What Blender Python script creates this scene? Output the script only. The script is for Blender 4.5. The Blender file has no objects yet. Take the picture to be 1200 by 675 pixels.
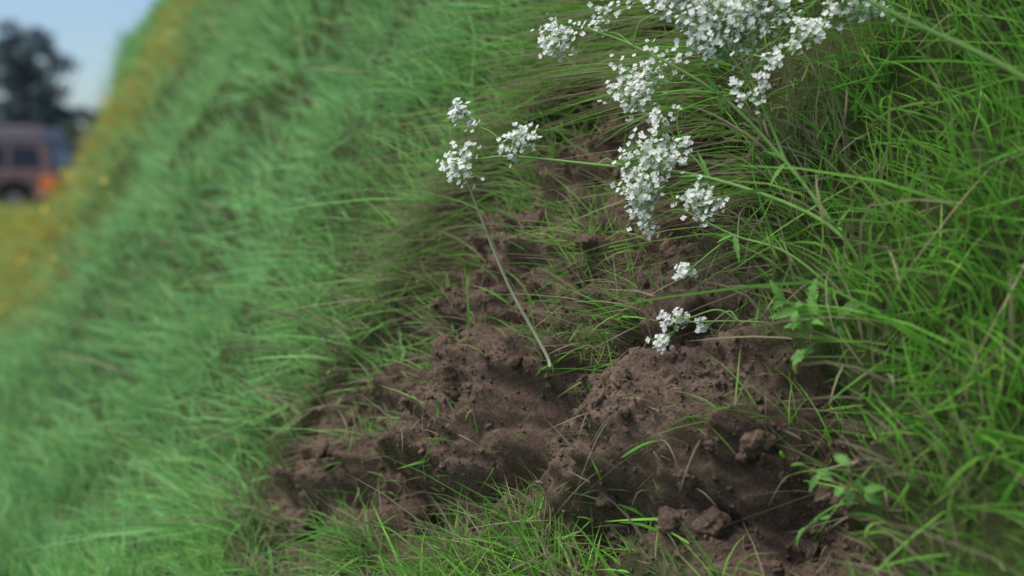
import bpy, bmesh, numpy as np, math
from mathutils import Vector, Matrix
rng=np.random.default_rng(7)
sc=bpy.context.scene
# ---------------------------------------------------------------- noise
TAB=np.random.default_rng(3).random((256,256))
def vn(x,y):
    xi=np.floor(x).astype(int); yi=np.floor(y).astype(int)
    fx=x-xi; fy=y-yi; fx=fx*fx*(3-2*fx); fy=fy*fy*(3-2*fy)
    a=TAB[xi&255,yi&255]; b=TAB[(xi+1)&255,yi&255]; c=TAB[xi&255,(yi+1)&255]; d=TAB[(xi+1)&255,(yi+1)&255]
    return (a*(1-fx)+b*fx)*(1-fy)+(c*(1-fx)+d*fx)*fy
def fbm(x,y,o=4,g=.5):
    s=0; a=1; t=0
    for i in range(o):
        s=s+a*vn(x+17.3*i,y+9.1*i); t+=a; a*=g; x,y=x*1.7-y*1.1,x*1.1+y*1.7
    return s/t
def sst(a,b,x):
    t=np.clip((x-a)/(b-a),0,1); return t*t*(3-2*t)
# ---------------------------------------------------------------- terrain
def g(y):
    yy=np.minimum(y,40)
    base=np.where(y>0,.367*y-1.2*np.exp(-np.maximum(y,0)/1.2),-1.2+1.367*y)
    return base-np.maximum(0,.078*yy-.42)*sst(5,9,yy)
def smin(a,b,k):
    h=np.clip(.5+.5*(b-a)/k,0,1); return b*(1-h)+a*h-k*h*(1-h)
def hbase(q,y):
    E=1-sst(20,25.5,y)
    s=np.interp(y,[0,7,14,20,26],[1.5,1.5,2.3,3.2,3.4])
    r=smin(s*q,2.5+0*q,.4); r=-smin(-r,0*q,.2)
    return r*E-.2*sst(21,28,y)
POLY=np.array([(.57,1.80),(.48,1.82),(.39,1.87),(.30,1.83),(.22,1.88),(.13,1.91),(.08,1.80),(.12,1.58),(.165,1.42),(.17,1.30),(.12,1.24),(.07,1.12),(.13,1.02),(.21,1.11),(.28,1.23),(.34,1.33),(.38,1.41),(.45,1.55),(.54,1.70)])
SY=1.6
def sdist(q,y):
    P=np.stack([POLY[:,0]*SY,POLY[:,1]],1); px=q*SY; py=y
    d=np.full(q.shape,1e9); ins=np.zeros(q.shape,bool)
    n=len(P)
    for i in range(n):
        a=P[i]; b=P[(i+1)%n]; e=b-a
        wx=px-a[0]; wy=py-a[1]
        t=np.clip((wx*e[0]+wy*e[1])/(e@e),0,1)
        d=np.minimum(d,(wx-t*e[0])**2+(wy-t*e[1])**2)
        c=((a[1]>py)!=(b[1]>py))
        with np.errstate(all='ignore'):
            xi=(b[0]-a[0])*(py-a[1])/(b[1]-a[1]+1e-12)+a[0]
        ins^=c&(px<xi)
    d=np.sqrt(d); return np.where(ins,d,-d)
def soilmask(q,y):
    far=(np.abs(y-1.5)>1.0)|(np.abs(q-.3)>.6)
    d=np.where(far,-1.,0.)
    k=~far
    if k.any():
        dd=sdist(q[k],y[k]); dd=dd+(fbm(q[k]*SY*9,y[k]*9,3)-.5)*.17
        d[k]=dd
    return sst(-.02,.03,d), d
MOUNDS=[(.245,1.34,.060,.105,.095),(.238,1.60,.056,.075,.085),(.15,1.79,.036,.06,.05),(.13,1.69,.025,.04,.035),(.335,1.47,.035,.07,.05),(.16,1.14,.03,.05,.04),(.31,1.70,.03,.045,.04),(.41,1.60,.025,.05,.04),(.47,1.74,.02,.05,.03),(.17,1.26,.025,.045,.045),(.19,1.49,.02,.03,.03)]
def disp(q,y):
    d=(fbm(q*2.2+5,y*2.2,3)-.5)*.12*sst(-.2,.15,q)*(1-.6*sst(1.,2.,-q))
    d=d+(fbm(q*11+5,y*8,2)-.5)*.035*(y<6)
    k=(np.abs(y-1.5)<1.0)&(np.abs(q-.3)<.6)
    if k.any():
        Q=q[k]; Y=y[k]
        m,_=soilmask(Q,Y)
        s=-.036*m-.045*m*sst(.34,.44,Q)*sst(.35,.6,fbm(Q*9+3,Y*7,2))
        w1=(fbm(Q*16,Y*10,2)-.5)*.07; w2=(fbm(Q*16+40,Y*10+7,2)-.5)*.09
        mo=0
        for (a,b,ra,rb,hh) in MOUNDS:
            r=((Q-a+w1)/ra)**2*1.0+((Y-b+w2)/rb)**2
            mo=np.maximum(mo,hh*np.clip(1-r*.85,0,1)**.6)
        s=s+mo*np.minimum(1,m+.15)
        cl=(Y-1.475+(Q-.25)*.6+w2*.6)/.018
        s=s-.06*m*np.exp(-cl**2)*np.exp(-((Q-.24)/.07)**2)
        def cells(sx,sy,seed):
            gx=Q*SY*sx+1.2*fbm(Q*30,Y*30,2); gy=Y*sy+1.2*fbm(Q*30+9,Y*30,2); ix=np.floor(gx).astype(int); iy=np.floor(gy).astype(int); best=np.full(Q.shape,9.); 
            for dx in(-1,0,1):
                for dy in(-1,0,1):
                    cx=ix+dx; cy=iy+dy
                    fx=cx+TAB[(cx+seed)&255,cy&255]; fy=cy+TAB[cx&255,(cy+seed*3+5)&255]
                    best=np.minimum(best,(fx-gx)**2+(fy-gy)**2)
            return np.sqrt(best)
        c1=cells(17,17,11); c2=cells(44,44,31)
        n1=fbm(Q*SY*18,Y*18,3); n2=fbm(Q*SY*60+3,Y*60,3,.6); n3=fbm(Q*SY*170+3,Y*170,3,.65)
        ck=sst(.38,.56,fbm(Q*SY*9+31,Y*9+4,2))
        s=s+m*((n1-.5)*.10+(n2-.5)*.036+(n3-.5)*.012+ck*(.5-c1)*.062+(.5-c2)*.016*(.3+ck))
        d[k]=d[k]+s
    return d
NV=np.array([-.76,-.42,.50]); NV/=np.linalg.norm(NV)
def tpos(q,y,ex=0):
    q=np.asarray(q,float); y=np.asarray(y,float)
    D=disp(q,y)+ex
    fade=np.where(y<15,1,0.3)*np.where(q>-3,1,.5)
    D=D*fade
    onb=sst(-.25,.2,q)
    n=np.stack([NV[0]*onb,NV[1]*onb,NV[2]*onb+(1-onb)],-1)
    b=np.stack([q-g(y),y,hbase(q,y)],-1)
    return b+n*D[...,None], n
def mesh_obj(name,V,F,mat=None,smooth=False,cols=None,parent=None):
    V=np.asarray(V,np.float32); F=np.asarray(F,np.int32)
    me=bpy.data.meshes.new(name); me.vertices.add(len(V)); me.vertices.foreach_set('co',V.ravel())
    k=F.shape[1]; me.loops.add(F.size); me.loops.foreach_set('vertex_index',F.ravel())
    me.polygons.add(len(F)); me.polygons.foreach_set('loop_start',np.arange(len(F),dtype=np.int32)*k)
    me.update(calc_edges=True)
    if smooth: me.polygons.foreach_set('use_smooth',np.ones(len(F),bool))
    if cols is not None:
        at=me.attributes.new('col','FLOAT_COLOR','POINT'); c=np.ones((len(V),4),np.float32); c[:,:3]=cols
        at.data.foreach_set('color',c.ravel())
    me.validate()
    o=bpy.data.objects.new(name,me); sc.collection.objects.link(o)
    if mat: me.materials.append(mat)
    if parent: o.parent=parent
    return o
# ---------------------------------------------------------------- materials
def newmat(n):
    m=bpy.data.materials.new(n); m.use_nodes=True; nt=m.node_tree
    for x in list(nt.nodes): nt.nodes.remove(x)
    out=nt.nodes.new('ShaderNodeOutputMaterial'); return m,nt,out
def princ(nt,out,col=None,rough=.6,spec=.3,metal=0):
    b=nt.nodes.new('ShaderNodeBsdfPrincipled'); nt.links.new(b.outputs[0],out.inputs[0])
    if col: b.inputs['Base Color'].default_value=(*col,1)
    b.inputs['Roughness'].default_value=rough; b.inputs['Specular IOR Level'].default_value=spec; b.inputs['Metallic'].default_value=metal
    return b
def simple(n,col,rough=.6,spec=.3,metal=0,var=.15,scale=8):
    m,nt,out=newmat(n); b=princ(nt,out,col,rough,spec,metal)
    no=nt.nodes.new('ShaderNodeTexNoise'); no.inputs['Scale'].default_value=scale; no.inputs['Detail'].default_value=4
    tc=nt.nodes.new('ShaderNodeTexCoord'); nt.links.new(tc.outputs['Object'],no.inputs['Vector'])
    r=nt.nodes.new('ShaderNodeValToRGB'); nt.links.new(no.outputs[0],r.inputs[0])
    r.color_ramp.elements[0].position=.3; r.color_ramp.elements[1].position=.7
    r.color_ramp.elements[0].color=(*[c*(1-var) for c in col],1); r.color_ramp.elements[1].color=(*[min(1,c*(1+var)) for c in col],1)
    nt.links.new(r.outputs[0],b.inputs['Base Color']); return m
def leafmat(n,trans=.35,rough=.5,spec=.3):
    m,nt,out=newmat(n)
    a=nt.nodes.new('ShaderNodeAttribute'); a.attribute_name='col'
    b=nt.nodes.new('ShaderNodeBsdfPrincipled'); b.inputs['Roughness'].default_value=rough; b.inputs['Specular IOR Level'].default_value=spec
    t=nt.nodes.new('ShaderNodeBsdfTranslucent'); mx=nt.nodes.new('ShaderNodeMixShader'); mx.inputs[0].default_value=trans
    nt.links.new(a.outputs['Color'],b.inputs['Base Color']); nt.links.new(a.outputs['Color'],t.inputs['Color'])
    nt.links.new(b.outputs[0],mx.inputs[1]); nt.links.new(t.outputs[0],mx.inputs[2]); nt.links.new(mx.outputs[0],out.inputs[0])
    return m
M_grass=leafmat('grass_blade',.4,.6,.2); M_leaf=leafmat('leaf'); M_pet=leafmat('petal',.3,.7,.2); M_tree=leafmat('tree_leaf',.2,.8,.1)
M_ground,nt,out=newmat('ground_soil'); b=princ(nt,out,None,.95,.08)
a=nt.nodes.new('ShaderNodeAttribute'); a.attribute_name='col'
tc=nt.nodes.new('ShaderNodeTexCoord')
n1=nt.nodes.new('ShaderNodeTexNoise'); n1.inputs['Scale'].default_value=45; n1.inputs['Detail'].default_value=8; n1.inputs['Roughness'].default_value=.7
n2=nt.nodes.new('ShaderNodeTexNoise'); n2.inputs['Scale'].default_value=300; n2.inputs['Detail'].default_value=5; n2.inputs['Roughness'].default_value=.75
for n in (n1,n2): nt.links.new(tc.outputs['Object'],n.inputs['Vector'])
r=nt.nodes.new('ShaderNodeMapRange'); r.inputs[1].default_value=.3; r.inputs[2].default_value=.7; r.inputs[3].default_value=.7; r.inputs[4].default_value=1.3
nt.links.new(n1.outputs[0],r.inputs[0])
r2=nt.nodes.new('ShaderNodeMapRange'); r2.inputs[1].default_value=.35; r2.inputs[2].default_value=.65; r2.inputs[3].default_value=.65; r2.inputs[4].default_value=1.35
nt.links.new(n2.outputs[0],r2.inputs[0])
mu=nt.nodes.new('ShaderNodeMath'); mu.operation='MULTIPLY'; nt.links.new(r.outputs[0],mu.inputs[0]); nt.links.new(r2.outputs[0],mu.inputs[1])
vm=nt.nodes.new('ShaderNodeVectorMath'); vm.operation='SCALE'; nt.links.new(a.outputs['Color'],vm.inputs[0]); nt.links.new(mu.outputs[0],vm.inputs['Scale'])
nt.links.new(vm.outputs[0],b.inputs['Base Color'])
bp=nt.nodes.new('ShaderNodeBump'); bp.inputs['Strength'].default_value=1.; bp.inputs['Distance'].default_value=.005
nt.links.new(n2.outputs[0],bp.inputs['Height'])
bp2=nt.nodes.new('ShaderNodeBump'); bp2.inputs['Strength'].default_value=.7; bp2.inputs['Distance'].default_value=.012
nt.links.new(n1.outputs[0],bp2.inputs['Height']); nt.links.new(bp.outputs[0],bp2.inputs['Normal']); nt.links.new(bp2.outputs[0],b.inputs['Normal'])
# ---------------------------------------------------------------- ground sheet
def geo(a,b,n): return a*(b/a)**(np.arange(1,n+1)/n)
qa=np.concatenate([-(geo(1.5,700,30))[::-1],np.arange(-1.5,0,.05),np.arange(0,.64,.0022),np.arange(.64,2.6,.03),2.6+geo(.05,700,36)])
ya=np.concatenate([-(geo(.5,60,14))[::-1],np.arange(-.5,.9,.05),np.arange(.9,2.05,.0025),np.arange(2.05,6,.04),geo(6,30,60),geo(30,1500,40)])
Q,Y=np.meshgrid(qa,ya,indexing='ij')
P,_=tpos(Q.ravel(),Y.ravel())
nq,ny=len(qa),len(ya)
idx=np.arange(nq*ny).reshape(nq,ny)
F=np.stack([idx[:-1,:-1],idx[1:,:-1],idx[1:,1:],idx[:-1,1:]],-1).reshape(-1,4)
m,_=soilmask(Q.ravel(),Y.ravel())
SOIL=np.array([.235,.163,.117]); TURF=np.array([.07,.09,.03])
tone=fbm(Q.ravel()*SY*8+3,Y.ravel()*8,3)
far=sst(4,14,Y.ravel())
T=TURF*(1-far[:,None])+np.array([.10,.20,.06])*far[:,None]
col=T*(1-m[:,None])+SOIL*(.42+1.0*tone[:,None])*m[:,None]
ground=mesh_obj('ground',P,F,M_ground,True,col)
# ---------------------------------------------------------------- soil crumbs and clods
t=(1+5**.5)/2
ico_v=np.array([(-1,t,0),(1,t,0),(-1,-t,0),(1,-t,0),(0,-1,t),(0,1,t),(0,-1,-t),(0,1,-t),(t,0,-1),(t,0,1),(-t,0,-1),(-t,0,1)],float); ico_v/=np.linalg.norm(ico_v[0])
ico_f=np.array([(0,11,5),(0,5,1),(0,1,7),(0,7,10),(0,10,11),(1,5,9),(5,11,4),(11,10,2),(10,7,6),(7,1,8),(3,9,4),(3,4,2),(3,2,6),(3,6,8),(3,8,9),(4,9,5),(2,4,11),(6,2,10),(8,6,7),(9,8,1)])
N=60000
cq=rng.uniform(.03,.60,N); cy=rng.uniform(.95,2.0,N)
mm,dd=soilmask(cq,cy)
clump=fbm(cq*SY*16+7,cy*16,2)
keep=(rng.random(N)<(mm*(.3+.7*sst(.35,.6,clump))+.02+.04*(dd>-.06)))&((dd>-.08))
cq,cy=cq[keep],cy[keep]; N=len(cq)
size=np.clip(.0012*np.exp(rng.normal(0,.5,N)),.0007,.006)
cp,_=tpos(cq,cy); cp=cp+NV*size[:,None]*.2
R=rng.normal(size=(N,3,3)); R=np.linalg.qr(R)[0]
sv=ico_v[None]*(1+rng.uniform(-.3,.3,(N,12,1)))*rng.uniform(.6,1.2,(N,1,3))
sv=np.einsum('nij,nkj->nki',R,sv)*size[:,None,None]+cp[:,None]
cc=np.repeat(SOIL*(.7+.6*rng.random((N,1))),12,0).reshape(-1,3)
mesh_obj('soil_crumbs',sv.reshape(-1,3),(ico_f[None]+12*np.arange(N)[:,None,None]).reshape(-1,3),M_ground,False,cc)
bm=bmesh.new(); bmesh.ops.create_icosphere(bm,subdivisions=4,radius=1); bm.verts.ensure_lookup_table()
sv0=np.array([v.co[:] for v in bm.verts]); sf0=np.array([[v.index for v in f.verts] for f in bm.faces]); bm.free()
CV=[];CF=[];CC=[];o_=0
n=0
while n<130:
    q_=rng.uniform(.08,.56); y_=rng.uniform(1.05,1.88); mk,dk=soilmask(np.array([q_]),np.array([y_]))
    if mk[0]<.9: continue
    p=tpos(np.array([q_]),np.array([y_]))[0][0]
    rr=min(.026,.010*math.exp(rng.normal(0,.45))); sd_=rng.random(3)*50
    v=sv0*np.array([1,rng.uniform(.7,1.1),rng.uniform(.6,.9)])
    nn=(fbm(v[:,0]*1.6+sd_[0],v[:,1]*1.6+v[:,2]*1.3+sd_[1],3)-.5)*1.1+(fbm(v[:,0]*5+v[:,2]*3+sd_[2],v[:,1]*5-v[:,2]*4,3)-.5)*.35
    v=v*(1+nn[:,None]); Rm=np.linalg.qr(rng.normal(size=(3,3)))[0]
    v=v@Rm.T*rr+p+NV*rr*.15
    CV.append(v);CF.append(sf0+o_);CC.append(np.broadcast_to(SOIL*rng.uniform(.7,1.15),(len(v),3)));o_+=len(v); n+=1
mesh_obj('soil_clods',np.concatenate(CV),np.concatenate(CF),M_ground,True,np.concatenate(CC))
# ---------------------------------------------------------------- grass
GV=[];GF=[];GC=[];goff=0
def blades(q,y,L,W,col,lean,droop,seg=4,dirbias=None,lift=0.):
    global goff
    n=len(q)
    if n==0: return
    p,nv=tpos(q,y)
    p=p-nv*.01+nv*lift
    up=np.array([0,0,1.])
    d=nv*.45+up*.65+rng.normal(0,1,(n,3))*lean[:,None]
    sw=np.stack([fbm(q*9+60,y*7,2)-.5,fbm(q*9+90,y*7+5,2)-.5,0*q],1)*1.2
    d=d+sw
    if dirbias is not None: d=d+dirbias
    d/=np.linalg.norm(d,axis=1)[:,None]
    wq=fbm(q*4+3,y*3,2)-.5
    dr=np.stack([-.4+rng.normal(0,.7,n)+wq*1.8,-.2+rng.normal(0,.7,n),-.7+0*q],1)
    s=np.linspace(0,1,seg+1)
    c=p[:,None]+L[:,None,None]*(s[None,:,None]*d[:,None]+ (s**2)[None,:,None]*dr[:,None]*droop[:,None,None])
    tan=d[:,None]+2*s[None,:,None]*dr[:,None]*droop[:,None,None]
    side=np.cross(tan,rng.normal(size=(n,1,3))); side/=np.linalg.norm(side,axis=2)[...,None]+1e-9
    wp=(1-s**1.8)*.93+.07; wp=wp*(.6+.4*np.minimum(1,s*4))
    off=side*(W[:,None]*wp[None])[...,None]*.5
    V=np.stack([c-off,c+off],2).reshape(n,-1,3)
    k=2*(seg+1)
    f=np.array([(2*i,2*i+1,2*i+3,2*i+2) for i in range(seg)])
    Fc=(f[None]+goff+k*np.arange(n)[:,None,None]).reshape(-1,4)
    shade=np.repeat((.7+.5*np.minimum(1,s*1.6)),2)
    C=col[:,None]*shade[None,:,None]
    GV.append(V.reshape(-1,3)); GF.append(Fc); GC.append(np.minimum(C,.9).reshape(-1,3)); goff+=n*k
G_sat=np.array([.225,.52,.070]); G_mint=np.array([.30,.57,.215]); G_dark=np.array([.09,.23,.04]); G_yel=np.array([.44,.58,.15]); STRAW=np.array([.48,.41,.25]); GOLD=np.array([.54,.43,.09])
def yellowmask(q,y):
    lo=np.interp(q,[-.4,-.1,.1,.6,1.3],[11,6.5,4.6,5.2,6.2])
    return sst(lo-1.2,lo+.8,y)*(1-sst(9.,12.5,y)*sst(.2,.8,q))*(1-sst(27,31,y))
def gcol(q,y,n):
    side=sst(1.25,2.3,y+.6*(fbm(q*3,y*3,2)-.5))
    c=G_sat*(1-side[:,None])+G_mint*side[:,None]
    v=fbm(q*5+20,y*4+3,3)[:,None]
    c=c*(.55+.9*v)
    c=c*(1+.2*rng.normal(size=(n,1)))
    r=rng.random((n,1)); c=np.where(r<.13,c*.4+G_yel*.6,c); c=np.where((r>.13)&(r<.2),G_dark+c*.2,c)
    c=np.where((r>.965),STRAW*.8,c)
    ym=yellowmask(q,y)
    yy=(rng.random(n)<ym*.65)[:,None]
    c=np.where(yy,GOLD*(.7+.6*rng.random((n,1))),c)
    return np.clip(c,.005,.85)
def field(n,q0,q1,y0,y1,L0,W0,seg,logy=False,cl=.6,dr=(0,.4),ln=(.25,.95)):
    y=np.exp(rng.uniform(math.log(y0),math.log(y1),n)) if logy else rng.uniform(y0,y1,n)
    q=rng.uniform(q0,q1,n)
    m,d=soilmask(q,y)
    tuft=fbm(q*14+2,y*11,2)
    p=(1-m)*(1-cl+cl*sst(.3,.6,tuft))+.014*m+.32*m*(fbm(q*20+11,y*16,2)>.66)
    k=rng.random(n)<p; q,y,d,tuft=q[k],y[k],d[k],tuft[k]; n=len(q)
    L=L0*(.45+.75*rng.random(n)+.7*(tuft-.4)); W=W0*rng.uniform(.6,1.3,n)
    L=np.clip(L,.02,1)*np.where((d>-.04)&(q<.3),.65,1)
    L=L*np.where((q>.42)&(q<.85)&(y<2.)&(d>-.12),.65,1)
    c=gcol(q,y,n)
    halo=sst(-.12,.0,d)*(rng.random(n)<.45); c=np.where(halo[:,None]>.3,STRAW*(.5+.5*rng.random((n,1))),c)
    blades(q,y,L,W,c,rng.uniform(ln[0],ln[1],n),rng.uniform(dr[0],dr[1],n),seg)
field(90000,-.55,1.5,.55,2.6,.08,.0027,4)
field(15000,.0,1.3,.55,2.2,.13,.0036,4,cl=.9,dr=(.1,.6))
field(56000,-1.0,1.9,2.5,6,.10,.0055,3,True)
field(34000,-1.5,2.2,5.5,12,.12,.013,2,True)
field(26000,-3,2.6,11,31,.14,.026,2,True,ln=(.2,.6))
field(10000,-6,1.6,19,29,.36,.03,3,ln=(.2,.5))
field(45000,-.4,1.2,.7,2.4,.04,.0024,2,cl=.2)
n=3000
q=rng.normal(.56,.045,n); y=1.79+ (q-.57)*1.0+rng.normal(0,.09,n)
h2=rng.random(n)<.4; q[h2]=.36+.19*rng.random(h2.sum()); y[h2]=1.38+(q[h2]-.36)*1.7+rng.normal(-.01,.02,h2.sum())
c=STRAW*(.35+.6*rng.random((n,1))); k=rng.random(n)<.42; c[k]=G_sat*(.6+.6*rng.random((k.sum(),1)))
blades(q,y,rng.uniform(.05,.12,n),rng.uniform(.0011,.0024,n),c,np.full(n,.45),rng.uniform(.6,1.4,n),5)
# torn upper-left edge: dead matted stems
n=1500
q=rng.uniform(.30,.50,n); y=1.86-(q-.30)*.25+rng.normal(0,.035,n)
c=STRAW*(.3+.7*rng.random((n,1))); k=rng.random(n)<.35; c[k]=G_sat*(.6+.5*rng.random((k.sum(),1)))
blades(q,y,rng.uniform(.04,.10,n),rng.uniform(.0009,.002,n),c,np.full(n,.7),rng.uniform(.3,1.2,n),4)
for (tq,ty,nn,L) in [(.30,1.45,220,.07),(.285,1.52,200,.06),(.27,1.70,160,.06),(.19,1.475,90,.05),(.15,1.36,260,.07),(.12,1.50,240,.08),(.15,1.20,180,.08),(.10,1.66,220,.07),(.36,1.62,200,.07),(.24,1.81,200,.07),(.43,1.80,260,.08),(.335,1.57,140,.05),(.39,1.74,180,.07),(.19,1.73,120,.06),(.26,1.24,160,.07)]:
    q=rng.normal(tq,.014,nn); y=rng.normal(ty,.03,nn)
    cc_=gcol(q,y,nn); ks=rng.random(nn)<.3; cc_[ks]=STRAW*(.4+.6*rng.random((ks.sum(),1)))
    blades(q,y,L*rng.uniform(.5,1.3,nn),rng.uniform(.0012,.0026,nn),cc_,np.full(nn,.55),rng.uniform(.0,.7,nn),4)
n=4200
q=rng.uniform(.08,.56,n); y=rng.uniform(1.05,1.88,n); mm,_=soilmask(q,y); k=(mm>.5)&(fbm(q*22,y*16,2)>.46); q,y=q[k],y[k]; n=len(q)
blades(q,y,rng.uniform(.012,.06,n),rng.uniform(.0006,.0014,n),STRAW*(.3+.8*rng.random((n,1))),np.full(n,.9),rng.uniform(.3,1.4,n),5,dirbias=-NV*.25,lift=.009)
grass=mesh_obj('grass',np.concatenate(GV),np.concatenate(GF),M_grass,True,np.concatenate(GC))
# ---------------------------------------------------------------- yellow wildflowers
n=6000
y=np.exp(rng.uniform(math.log(4.0),math.log(29),n)); q=rng.uniform(-2.5,2.,n)
k=rng.random(n)<yellowmask(q,y)*.7+.003; q,y=q[k],y[k]; n=len(q)
p,nv=tpos(q,y); p=p+nv*rng.uniform(.03,.10,(n,1))+np.array([0,0,1])*rng.uniform(.03,.10,(n,1))
r=rng.uniform(.006,.012,n)*(1+y/16)
A=rng.normal(size=(n,3)); A/=np.linalg.norm(A,axis=1)[:,None]; B=np.cross(A,rng.normal(size=(n,3))); B/=np.linalg.norm(B,axis=1)[:,None]
V=np.stack([p+A*r[:,None],p+B*r[:,None],p-A*r[:,None],p-B*r[:,None]],1)
mesh_obj('yellow_wildflowers',V.reshape(-1,3),np.arange(4*n).reshape(n,4),M_pet,False,np.repeat(np.array([[.64,.49,.08]])*(.7+.4*rng.random((n,1))),4,0))
# ---------------------------------------------------------------- tube helper
def tube(pts,radii,sides=6,sub=5):
    pts=np.array(pts,float); n=len(pts)
    ext=np.vstack([2*pts[0]-pts[1],pts,2*pts[-1]-pts[-2]]); radii=np.interp(np.linspace(0,n-1,(n-1)*sub+1),np.arange(n),np.array(radii,float))
    C=[]
    for i in range(n-1):
        p0,p1,p2,p3=ext[i:i+4]
        for t in np.arange(sub)/sub:
            C.append(.5*((2*p1)+(-p0+p2)*t+(2*p0-5*p1+4*p2-p3)*t*t+(-p0+3*p1-3*p2+p3)*t**3))
    C.append(pts[-1]); C=np.array(C)
    T=np.gradient(C,axis=0); T/=np.linalg.norm(T,axis=1)[:,None]+1e-12
    ref=np.array([.31,.87,.38]); U=np.cross(T,ref); U/=np.linalg.norm(U,axis=1)[:,None]+1e-9; W=np.cross(T,U)
    a=np.linspace(0,2*math.pi,sides,endpoint=False)
    V=C[:,None]+radii[:,None,None]*(np.cos(a)[None,:,None]*U[:,None]+np.sin(a)[None,:,None]*W[:,None])
    m=len(C); F=[]
    for i in range(m-1):
        for j in range(sides):
            F.append((i*sides+j,i*sides+(j+1)%sides,(i+1)*sides+(j+1)%sides,(i+1)*sides+j))
    return V.reshape(-1,3),np.array(F)
class Acc:
    def __init__(s): s.V=[];s.F=[];s.C=[];s.o=0
    def add(s,V,F,c):
        s.V.append(V); s.F.append(np.asarray(F)+s.o); s.C.append(np.broadcast_to(np.asarray(c,float),(len(V),3))); s.o+=len(V)
    def build(s,name,mat,smooth=True,parent=None):
        return mesh_obj(name,np.concatenate(s.V),np.concatenate(s.F),mat,smooth,np.concatenate(s.C),parent)
def empty(name,loc=(0,0,0)):
    e=bpy.data.objects.new(name,None); e.location=loc; sc.collection.objects.link(e); return e
# ---------------------------------------------------------------- white flowering weed
plant=empty('white_flowering_plant')
stem=Acc(); flo=Acc(); lf=Acc()
SG=np.array([.30,.50,.14])
def st(pts,r0,r1,c=SG):
    V,F=tube(pts,np.linspace(r0,r1,len(pts)),6); stem.add(V,F,c)
def cluster(c,r,src,dens=1.,stretch=None):
    r=r*1.30
    c=np.array(c); src=np.array(src); n=int(max(12,dens*2.9*(r/.0034)**2))
    k=max(4,n//11)
    sc_=rng.normal(size=(k,3)); sc_/=np.linalg.norm(sc_,axis=1)[:,None]; sc_*=rng.random((k,1))**.45*r*.9*np.array([1,.8,.95])
    which=rng.integers(0,k,n); pts=sc_[which]+rng.normal(size=(n,3))*r*.26
    if stretch is not None: pts+=(np.array(stretch)*np.linspace(-1.4,1.4,k)[:,None])[which]
    pts=pts+c
    hub=c+(src-c)*min(.8,(r*1.1)/max(1e-6,np.linalg.norm(src-c)))
    subs=np.array([pts[which==j].mean(0)*.75+hub*.25 if (which==j).any() else hub for j in range(k)])
    for s in subs: st([hub,(hub+s)/2+rng.normal(0,.001,3),s],.0006,.0004)
    for pnt,j in zip(pts,which):
        st2=subs[j]
        V,F=tube([st2,pnt],[.00025,.00025],3,1); stem.add(V,F,SG*1.2)
        nrm=np.array([-.6,-.75,.7])+rng.normal(0,.4,3); nrm/=np.linalg.norm(nrm)
        u=np.cross(nrm,rng.normal(size=3)); u/=np.linalg.norm(u); w=np.cross(nrm,u)
        R=rng.uniform(.0021,.0034)
        for a in range(4):
            th=a*math.pi/2+rng.normal(0,.15); d=math.cos(th)*u+math.sin(th)*w; e=-math.sin(th)*u+math.cos(th)*w
            V=np.array([pnt,pnt+d*R*.6+e*R*.52+nrm*R*.12,pnt+d*R*1.1+nrm*R*.2,pnt+d*R*.6-e*R*.52+nrm*R*.12])
            flo.add(V,[(0,1,2,3)],np.array([.93,.93,.86])*rng.uniform(.94,1.04))
    return hub
def lnk(a,b,r0=.0010,r1=.0007,sag=.006):
    a=np.array(a);b=np.array(b); m=(a+b)/2+np.array([0,0,sag])+rng.normal(0,.002,3); st([a,m,b],r0,r1)
nA=(.1896,1.36,.6058); nB=(.0848,1.40,.6187); nC=(0,1.43,.6277)
st([(.33,1.27,.50),(.2915,1.30,.5627),nA,nB,nC,(-.035,1.445,.625)],.0024,.0010)
nD=(.2579,1.33,.6202); nE=(.1978,1.36,.6865); nF=(.1188,1.40,.7358)
st([(.345,1.27,.49),(.3073,1.30,.5488),nD,nE,nF,(.08,1.415,.752)],.0026,.0011)
nG=(.225,1.345,.70)
st([nD,(.243,1.34,.66),nG,(.212,1.35,.735)],.0018,.0010)
nH=(.2112,1.34,.5513)
st([(.33,1.28,.47),(.262,1.31,.5325),nH,(.165,1.365,.575)],.0017,.0008)
nI=(.215,1.33,.47)
st([(.30,1.28,.45),(.25,1.31,.468),nI,(.17,1.345,.468)],.0014,.0007)
st([(.46,1.02,.60),(.3818,1.05,.6764),(.2736,1.08,.7368),(.20,1.1,.79)],.0026,.0015,SG*1.0)
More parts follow.
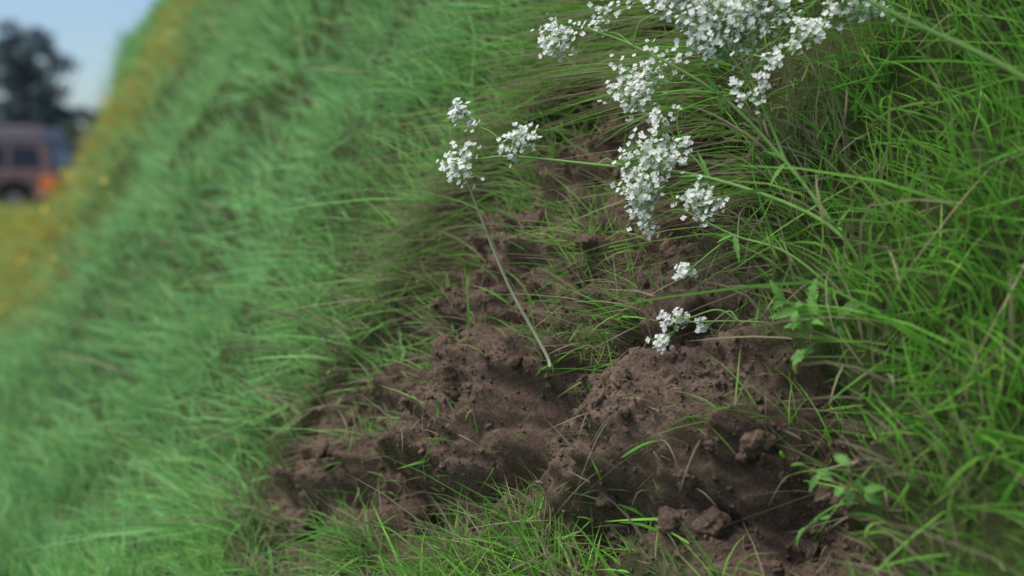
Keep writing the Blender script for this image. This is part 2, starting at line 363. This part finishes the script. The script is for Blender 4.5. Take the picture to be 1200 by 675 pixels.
for c,r,s,dn,sx in [((-.0457,1.45,.670),.013,nC,1,None),((-.0527,1.45,.6193),.018,(-.035,1.445,.625),1,(.003,0,-.006)),((.0069,1.43,.6425),.016,nC,1,None),
  ((.044,1.42,.742),.016,(.08,1.415,.752),1,None),((.078,1.42,.760),.015,nF,1,(.02,0,.012)),
  ((.129,1.40,.705),.021,nE,1,(.01,0,.005)),((.120,1.40,.683),.013,nE,1,None),
  ((.1504,1.38,.650),.016,nA,.9,(-.006,0,.01)),((.131,1.38,.622),.022,nB,1,None),((.1271,1.38,.590),.019,nA,1,None),((.1245,1.38,.562),.012,(.165,1.365,.575),.8,(0,0,.008)),
  ((.1813,1.36,.5835),.017,nA,1,None),((.1636,1.35,.5125),.010,nH,1,(0,0,.006)),((.1432,1.35,.450),.012,(.17,1.345,.468),1,(0,0,.01)),((.1595,1.35,.472),.008,nI,1,None),((.1825,1.345,.465),.006,nI,1,None),
  ((.1841,1.35,.765),.026,(.212,1.35,.735),1.1,None),((.217,1.35,.757),.027,(.212,1.35,.735),1.1,None),((.2413,1.35,.78),.023,nG,1,None),((.186,1.35,.738),.021,nG,1.1,None),((.152,1.36,.785),.022,nF,1,None),
  ((.272,1.32,.7416),.014,nG,1,None),((.248,1.32,.716),.011,nG,1,(.004,0,.004)),((.2257,1.33,.6863),.012,nG,1,(.008,0,.004)),((.32,1.32,.767),.018,nG,1,(.014,0,0)),((.300,1.32,.79),.016,nG,1,None)]:
    hub=cluster(c,r,s,dn,sx); lnk(s,hub)
st([(-.050,1.46,.612),(-.033,1.47,.567),(-.004,1.47,.495),(.034,1.46,.426),(.040,1.455,.41)],.0014,.0021,(.62,.62,.40))
for t_ in (.25,.6,.85):
    b0=np.array([-.033,1.47,.567])*(1-t_)+np.array([.034,1.46,.426])*t_
    st([b0,b0+np.array([-.012,0,.02]),b0+np.array([-.03,.0,.028])],.0005,.0003,(.4,.42,.22))
def leaf(acc,base,dirv,nrm,L,W,col,lobes=5,curl=.25):
    base=np.array(base); d=np.array(dirv,float); d/=np.linalg.norm(d); nn=np.array(nrm,float); nn-=d*(nn@d); nn/=np.linalg.norm(nn); e=np.cross(d,nn)
    m=lobes*4+1; s=np.linspace(0,1,m)
    w=W*np.sin(np.pi*s**.75)**.8*(.62+.38*np.abs(np.sin(s*np.pi*lobes)))
    w[0]=W*.04; w[-1]=0.0005
    mid=base+d*L*s[:,None]-nn*(curl*L*s**2)[:,None]
    l=mid+e*w[:,None]+nn*(w*.25)[:,None]+d*(w*.3)[:,None]; r_=mid-e*w[:,None]+nn*(w*.25)[:,None]+d*(w*.3)[:,None]
    V=np.concatenate([mid,l,r_]); F=[]
    for i in range(m-1): F+= [(i,i+1,m+i+1,m+i),(2*m+i,2*m+i+1,i+1,i)]
    acc.add(V,F,col)
for b0 in [nA,nD,nH,nE,nG,(.30,1.30,.56),(.31,1.29,.52)]:
    for k in range(3):
        leaf(lf,np.array(b0),rng.normal(0,.7,3)+np.array([-.4,-.1,.1]),(-.2,-.5,.8),rng.uniform(.015,.03),rng.uniform(.0015,.003),np.array([.16,.38,.06])*rng.uniform(.8,1.3),3)
stem.build('stems',M_leaf,True,plant); flo.build('florets',M_pet,False,plant); lf.build('stem_leaves',M_leaf,True,plant)
# ---------------------------------------------------------------- leafy weeds
def weed(name,q,y,nl,L,W,col,lean=(-.45,-.45,.45)):
    e=empty(name); A=Acc(); S=Acc(); c=tpos(np.array([q]),np.array([y]))[0][0]
    for i in range(nl):
        d=rng.normal(0,1,3)*.6+np.array(lean); d/=np.linalg.norm(d); ln=rng.uniform(.025,.07); tip=c+d*ln
        V,F=tube([c-NV*.01,c+d*ln*.5+np.array([0,0,.006]),tip],[.0012,.001,.0007],5); S.add(V,F,col*1.1)
        for kk in range(3):
            dd=d+rng.normal(0,.7,3)+np.array([0,0,-.25])
            leaf(A,tip-d*ln*.2*kk,dd,np.array([-.4,-.5,.7])+rng.normal(0,.45,3),L*rng.uniform(.6,1.2),W*rng.uniform(.7,1.2),col*rng.uniform(.7,1.2),rng.integers(3,6),.45)
    S.build('leaf_stalks',M_leaf,True,e); A.build('leaves',M_leaf,True,e)
LC=np.array([.17,.38,.07])
weed('leafy_weed',.31,1.25,11,.019,.0052,LC)
weed('leafy_weed',.235,1.15,5,.016,.0045,LC*.9)
# ---------------------------------------------------------------- car
car=empty('parked_car',(-9.72,30.0,-.15))
M_body=simple('car_paint',(.19,.11,.105),.5,.4,.0,.1,3); M_low=simple('car_lower_reflection',(.48,.27,.14),.6,.3,0,.15,3); M_roof=simple('car_roof',(.22,.165,.19),.5,.4,0,.08,2)  # lower tan: orange sun reflection painted in as base colour
M_glass=simple('car_glass',(.015,.017,.025),.2,.4,0,.1,2); M_tyre=simple('tyre',(.02,.02,.02),.9,.1); M_rim=simple('wheel_rim',(.18,.18,.19),.35,.5,.6)
M_red=simple('tail_light',(.95,.17,.03),.3,.5); M_black=simple('black_trim',(.03,.03,.03),.6,.3); M_lamp=simple('head_light',(.6,.6,.6),.2,.6); M_plate=simple('number_plate',(.7,.7,.6),.5,.3)
def extrude(name,prof,y0,y1,mat,inset=None,bev=.03):
    bm=bmesh.new(); f0=[];f1=[]
    for x,z in prof:
        i=inset(z) if inset else 0
        f0.append(bm.verts.new((x,y0+i,z))); f1.append(bm.verts.new((x,y1-i,z)))
    n=len(prof); bm.faces.new(f0); bm.faces.new(f1[::-1])
    for i in range(n): bm.faces.new((f0[(i+1)%n],f0[i],f1[i],f1[(i+1)%n]))
    bmesh.ops.recalc_face_normals(bm,faces=bm.faces)
    me=bpy.data.meshes.new(name); bm.to_mesh(me); bm.free(); o=bpy.data.objects.new(name,me); sc.collection.objects.link(o); me.materials.append(mat); o.parent=car
    if bev:
        b=o.modifiers.new('b','BEVEL'); b.width=bev; b.segments=3; b.limit_method='ANGLE'
    return o
ins=lambda z: .0 if z<1.0 else (z-1.0)*.14
def arch(cx,r,z0): return [(cx+r*math.cos(a),z0+r*math.sin(a)) for a in np.linspace(0.02,math.pi-.02,9)]
low=[(-.02,.42)]+arch(-.85,.40,.42)+arch(-3.4,.40,.42)+[(-4.18,.42),(-4.25,.55),(-4.22,.75),(-4.1,.92),(-3.1,1.04),(-.04,1.06),(.02,.9),(.03,.55)]
extrude('body',low,0,1.72,M_body,None,.04)
extrude('cabin',[(-.02,1.05),(-.16,1.50),(-.30,1.82),(-.6,1.90),(-2.1,1.88),(-2.45,1.78),(-3.15,1.03)],0.01,1.71,M_body,ins,.05)
extrude('roof_box',[(-.18,1.66),(-.30,1.92),(-.6,1.965),(-2.0,1.95),(-2.45,1.82),(-2.5,1.70)],.075,1.645,M_roof,None,.03)
extrude('sill_panel',[(-1.3,.40),(-1.32,.66),(-2.95,.66),(-2.97,.40)],-.015,1.735,M_low,None,.02)  # panel bears the painted orange reflection
extrude('front_panel',[(-3.86,.40),(-3.86,.62),(-4.2,.62),(-4.2,.40)],-.015,1.735,M_low,None,.02)
extrude('rear_bumper',[(-.40,.40),(-.40,.56),(.09,.56),(.10,.42)],-.015,1.735,M_low,None,.03)
for nm,pr in [('rear_quarter_window',[(-.28,1.10),(-.36,1.54),(-.95,1.57),(-.95,1.10)]),('rear_door_window',[(-1.05,1.10),(-1.05,1.57),(-1.85,1.59),(-1.85,1.10)]),('front_door_window',[(-1.95,1.10),(-1.95,1.59),(-2.45,1.56),(-2.85,1.10)])]:
    extrude(nm,pr,-.004,1.724,M_glass,lambda z:(z-1.0)*.14,0)
extrude('rear_window',[(-.05,1.15),(-.15,1.47),(-.12,1.48),(-.02,1.15)],.2,1.5,M_glass,None,0)
extrude('windscreen',[(-3.02,1.13),(-2.52,1.70),(-2.56,1.73),(-3.07,1.14)],.15,1.55,M_glass,None,0)
for y_ in (-.012,1.46): extrude('tail_lamp',[(-.30,.60),(-.30,.92),(.05,.90),(.06,.60)],y_,y_+.27,M_red,None,.02)
for y_ in (.05,1.40): extrude('head_lamp',[(-4.1,.66),(-4.1,.84),(-4.23,.82),(-4.26,.66)],y_,y_+.28,M_lamp,None,.02)
extrude('rear_plate',[(.03,.72),(.03,.84),(.05,.84),(.05,.72)],.6,1.12,M_plate,None,0)
extrude('door_trim',[(-.5,.74),(-.5,.79),(-3.7,.79),(-3.7,.74)],-.012,1.732,M_black,None,.005)
for x_ in (-1.15,-2.05): extrude('door_handle',[(x_,.92),(x_,.95),(x_-.16,.95),(x_-.16,.92)],-.02,1.74,M_black,None,.005)
for y_ in (.18,1.51): extrude('roof_rail',[(-.5,1.93),(-.5,2.0),(-2.0,1.99),(-2.0,1.92)],y_,y_+.03,M_black,None,.01)
for y_ in (-.16,1.73): extrude('mirror',[(-2.75,1.05),(-2.75,1.2),(-2.87,1.2),(-2.87,1.05)],y_,y_+.15,M_black,None,.03)
def wheel(x,y):
    for nm,r,w,mt in (('tyre',.35,.22,M_tyre),('rim',.21,.235,M_rim),('hub',.06,.25,M_black)):
        bpy.ops.mesh.primitive_cylinder_add(vertices=32,radius=r,depth=w,location=(x,y,.35),rotation=(math.pi/2,0,0)); o=bpy.context.object; o.name=nm; o.data.materials.append(mt); o.parent=car
        b=o.modifiers.new('b','BEVEL'); b.width=.02; b.segments=2
for x_ in (-.85,-3.4):
    for y_ in (.12,1.60): wheel(x_,y_)
RV=[];RF=[]
rxs=np.linspace(-120,-4,30)
for i,x_ in enumerate(rxs):
    RV+=[(x_,29.2,-.40),(x_,29.25,-.152),(x_,33.6,-.152),(x_,33.65,-.40)]
    if i: RF+=[(4*i-4+j,4*i+j,4*i+j+1,4*i-4+j+1) for j in range(3)]
mesh_obj('road',RV,RF,simple('road_asphalt',(.06,.06,.062),.9,.2,0,.3,3))
# ---------------------------------------------------------------- trees
def tree(name,base,H,Rw,nleaf,col,seed,leafsize=.16):
    r=np.random.default_rng(seed); e=empty(name); S=Acc(); base=np.array(base,float)
    V,F=tube([base,base+[.1,0,H*.35],base+[-.1,.1,H*.7],base+[.05,0,H*.95]],[.035*H*.6,.02*H,.011*H,.003*H],8); S.add(V,F,(.06,.05,.045))
    clumps=[]
    K=60
    for i in range(K):
        h=.25+.75*(i+r.random())/K; a=i*2.4+r.normal(0,.4); prof=math.sin(math.pi*min(1,max(.08,(h-.12)/1.02)))**.55
        rad=Rw*prof*r.uniform(.2,1.0)
        tip=base+np.array([math.cos(a)*rad,math.sin(a)*rad,H*h+r.normal(0,.02*H)])
        s0=base+np.array([0,0,H*(h-.12-.1*r.random())])
        V,F=tube([s0,(s0+tip)/2+[0,0,.03*H],tip],[.007*H,.004*H,.002*H],5,3); S.add(V,F,(.06,.05,.045))
        clumps.append((tip,Rw*r.uniform(.2,.34)*(1.15-.5*h)))
    n=nleaf//K; P=[];C=[]
    for c,rr in clumps:
        v=r.normal(size=(n,3))*.55*rr*np.array([1.3,1.3,.8]); P.append(c+v); C.append(np.repeat([r.uniform(.6,1.4)],n))
    P=np.concatenate(P); C=np.concatenate(C); n=len(P)
    A_=r.normal(size=(n,3)); A_/=np.linalg.norm(A_,axis=1)[:,None]; B_=np.cross(A_,r.normal(size=(n,3))); B_/=np.linalg.norm(B_,axis=1)[:,None]
    s=leafsize*r.uniform(.5,1.2,(n,1)); V=np.stack([P+A_*s,P+B_*s*.6,P-A_*s,P-B_*s*.6],1).reshape(-1,3)
    S.build('trunk_and_limbs',M_tree,True,e)
    mesh_obj('crown',V,np.arange(4*n).reshape(n,4),M_tree,False,np.repeat(np.array(col)[None]*C[:,None],4,0),e)
tree('broadleaf_tree',(-24.0,70,-.2),8.3,2.3,10000,(.11,.13,.15),5,.12)  # bluish grey crown colours have distance haze painted in
tree('broadleaf_tree',(-30.5,78,-.2),7.5,2.4,8000,(.11,.13,.14),9,.11)
n=24000; r=np.random.default_rng(11)
x=r.uniform(-130,40,n); yy=112+r.uniform(-4,4,n)
top=5.0+3.2*fbm(x*.18,x*0+3,3)+1.5*(vn(x*.7,x*0+8)-.5)
z=top*r.random(n)**.6-.2
P=np.stack([x,yy,z],1); A_=r.normal(size=(n,3)); A_/=np.linalg.norm(A_,axis=1)[:,None]; B_=np.cross(A_,r.normal(size=(n,3))); B_/=np.linalg.norm(B_,axis=1)[:,None]
s=r.uniform(.25,.6,(n,1)); V=np.stack([P+A_*s,P+B_*s*.7,P-A_*s,P-B_*s*.7],1).reshape(-1,3)
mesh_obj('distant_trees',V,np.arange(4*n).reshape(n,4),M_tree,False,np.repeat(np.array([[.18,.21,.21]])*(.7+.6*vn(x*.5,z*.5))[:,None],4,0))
# ---------------------------------------------------------------- light, world, camera
w=bpy.data.worlds.new('World'); sc.world=w; w.use_nodes=True; nt=w.node_tree
sky=nt.nodes.new('ShaderNodeTexSky'); sky.sky_type='NISHITA'; sky.sun_disc=False
EL,AZ=math.radians(57),math.radians(250)
sky.sun_elevation=EL; sky.sun_rotation=AZ; sky.air_density=1.0; sky.dust_density=1.2; sky.ozone_density=4.5
bg=nt.nodes['Background']; nt.links.new(sky.outputs[0],bg.inputs[0]); bg.inputs[1].default_value=.15
sd=Vector((math.sin(AZ)*math.cos(EL),math.cos(AZ)*math.cos(EL),math.sin(EL)))
L=bpy.data.lights.new('sun','SUN'); L.energy=3.3; L.angle=math.radians(40); L.color=(1,.95,.87)
lo=bpy.data.objects.new('sun',L); sc.collection.objects.link(lo); lo.rotation_euler=(-sd).to_track_quat('-Z','Y').to_euler(); lo.location=(0,0,20)
cam=bpy.data.cameras.new('camera'); co=bpy.data.objects.new('camera',cam); sc.collection.objects.link(co)
co.location=(0,0,.6); co.rotation_euler=(math.radians(90-4.23),0,0)
cam.sensor_width=36; cam.lens=49.5; cam.clip_start=.02; cam.clip_end=3000
cam.dof.use_dof=True; cam.dof.focus_distance=1.43; cam.dof.aperture_fstop=3.2
sc.camera=co
sc.view_settings.view_transform='Standard'; sc.view_settings.look='None'; sc.view_settings.exposure=0
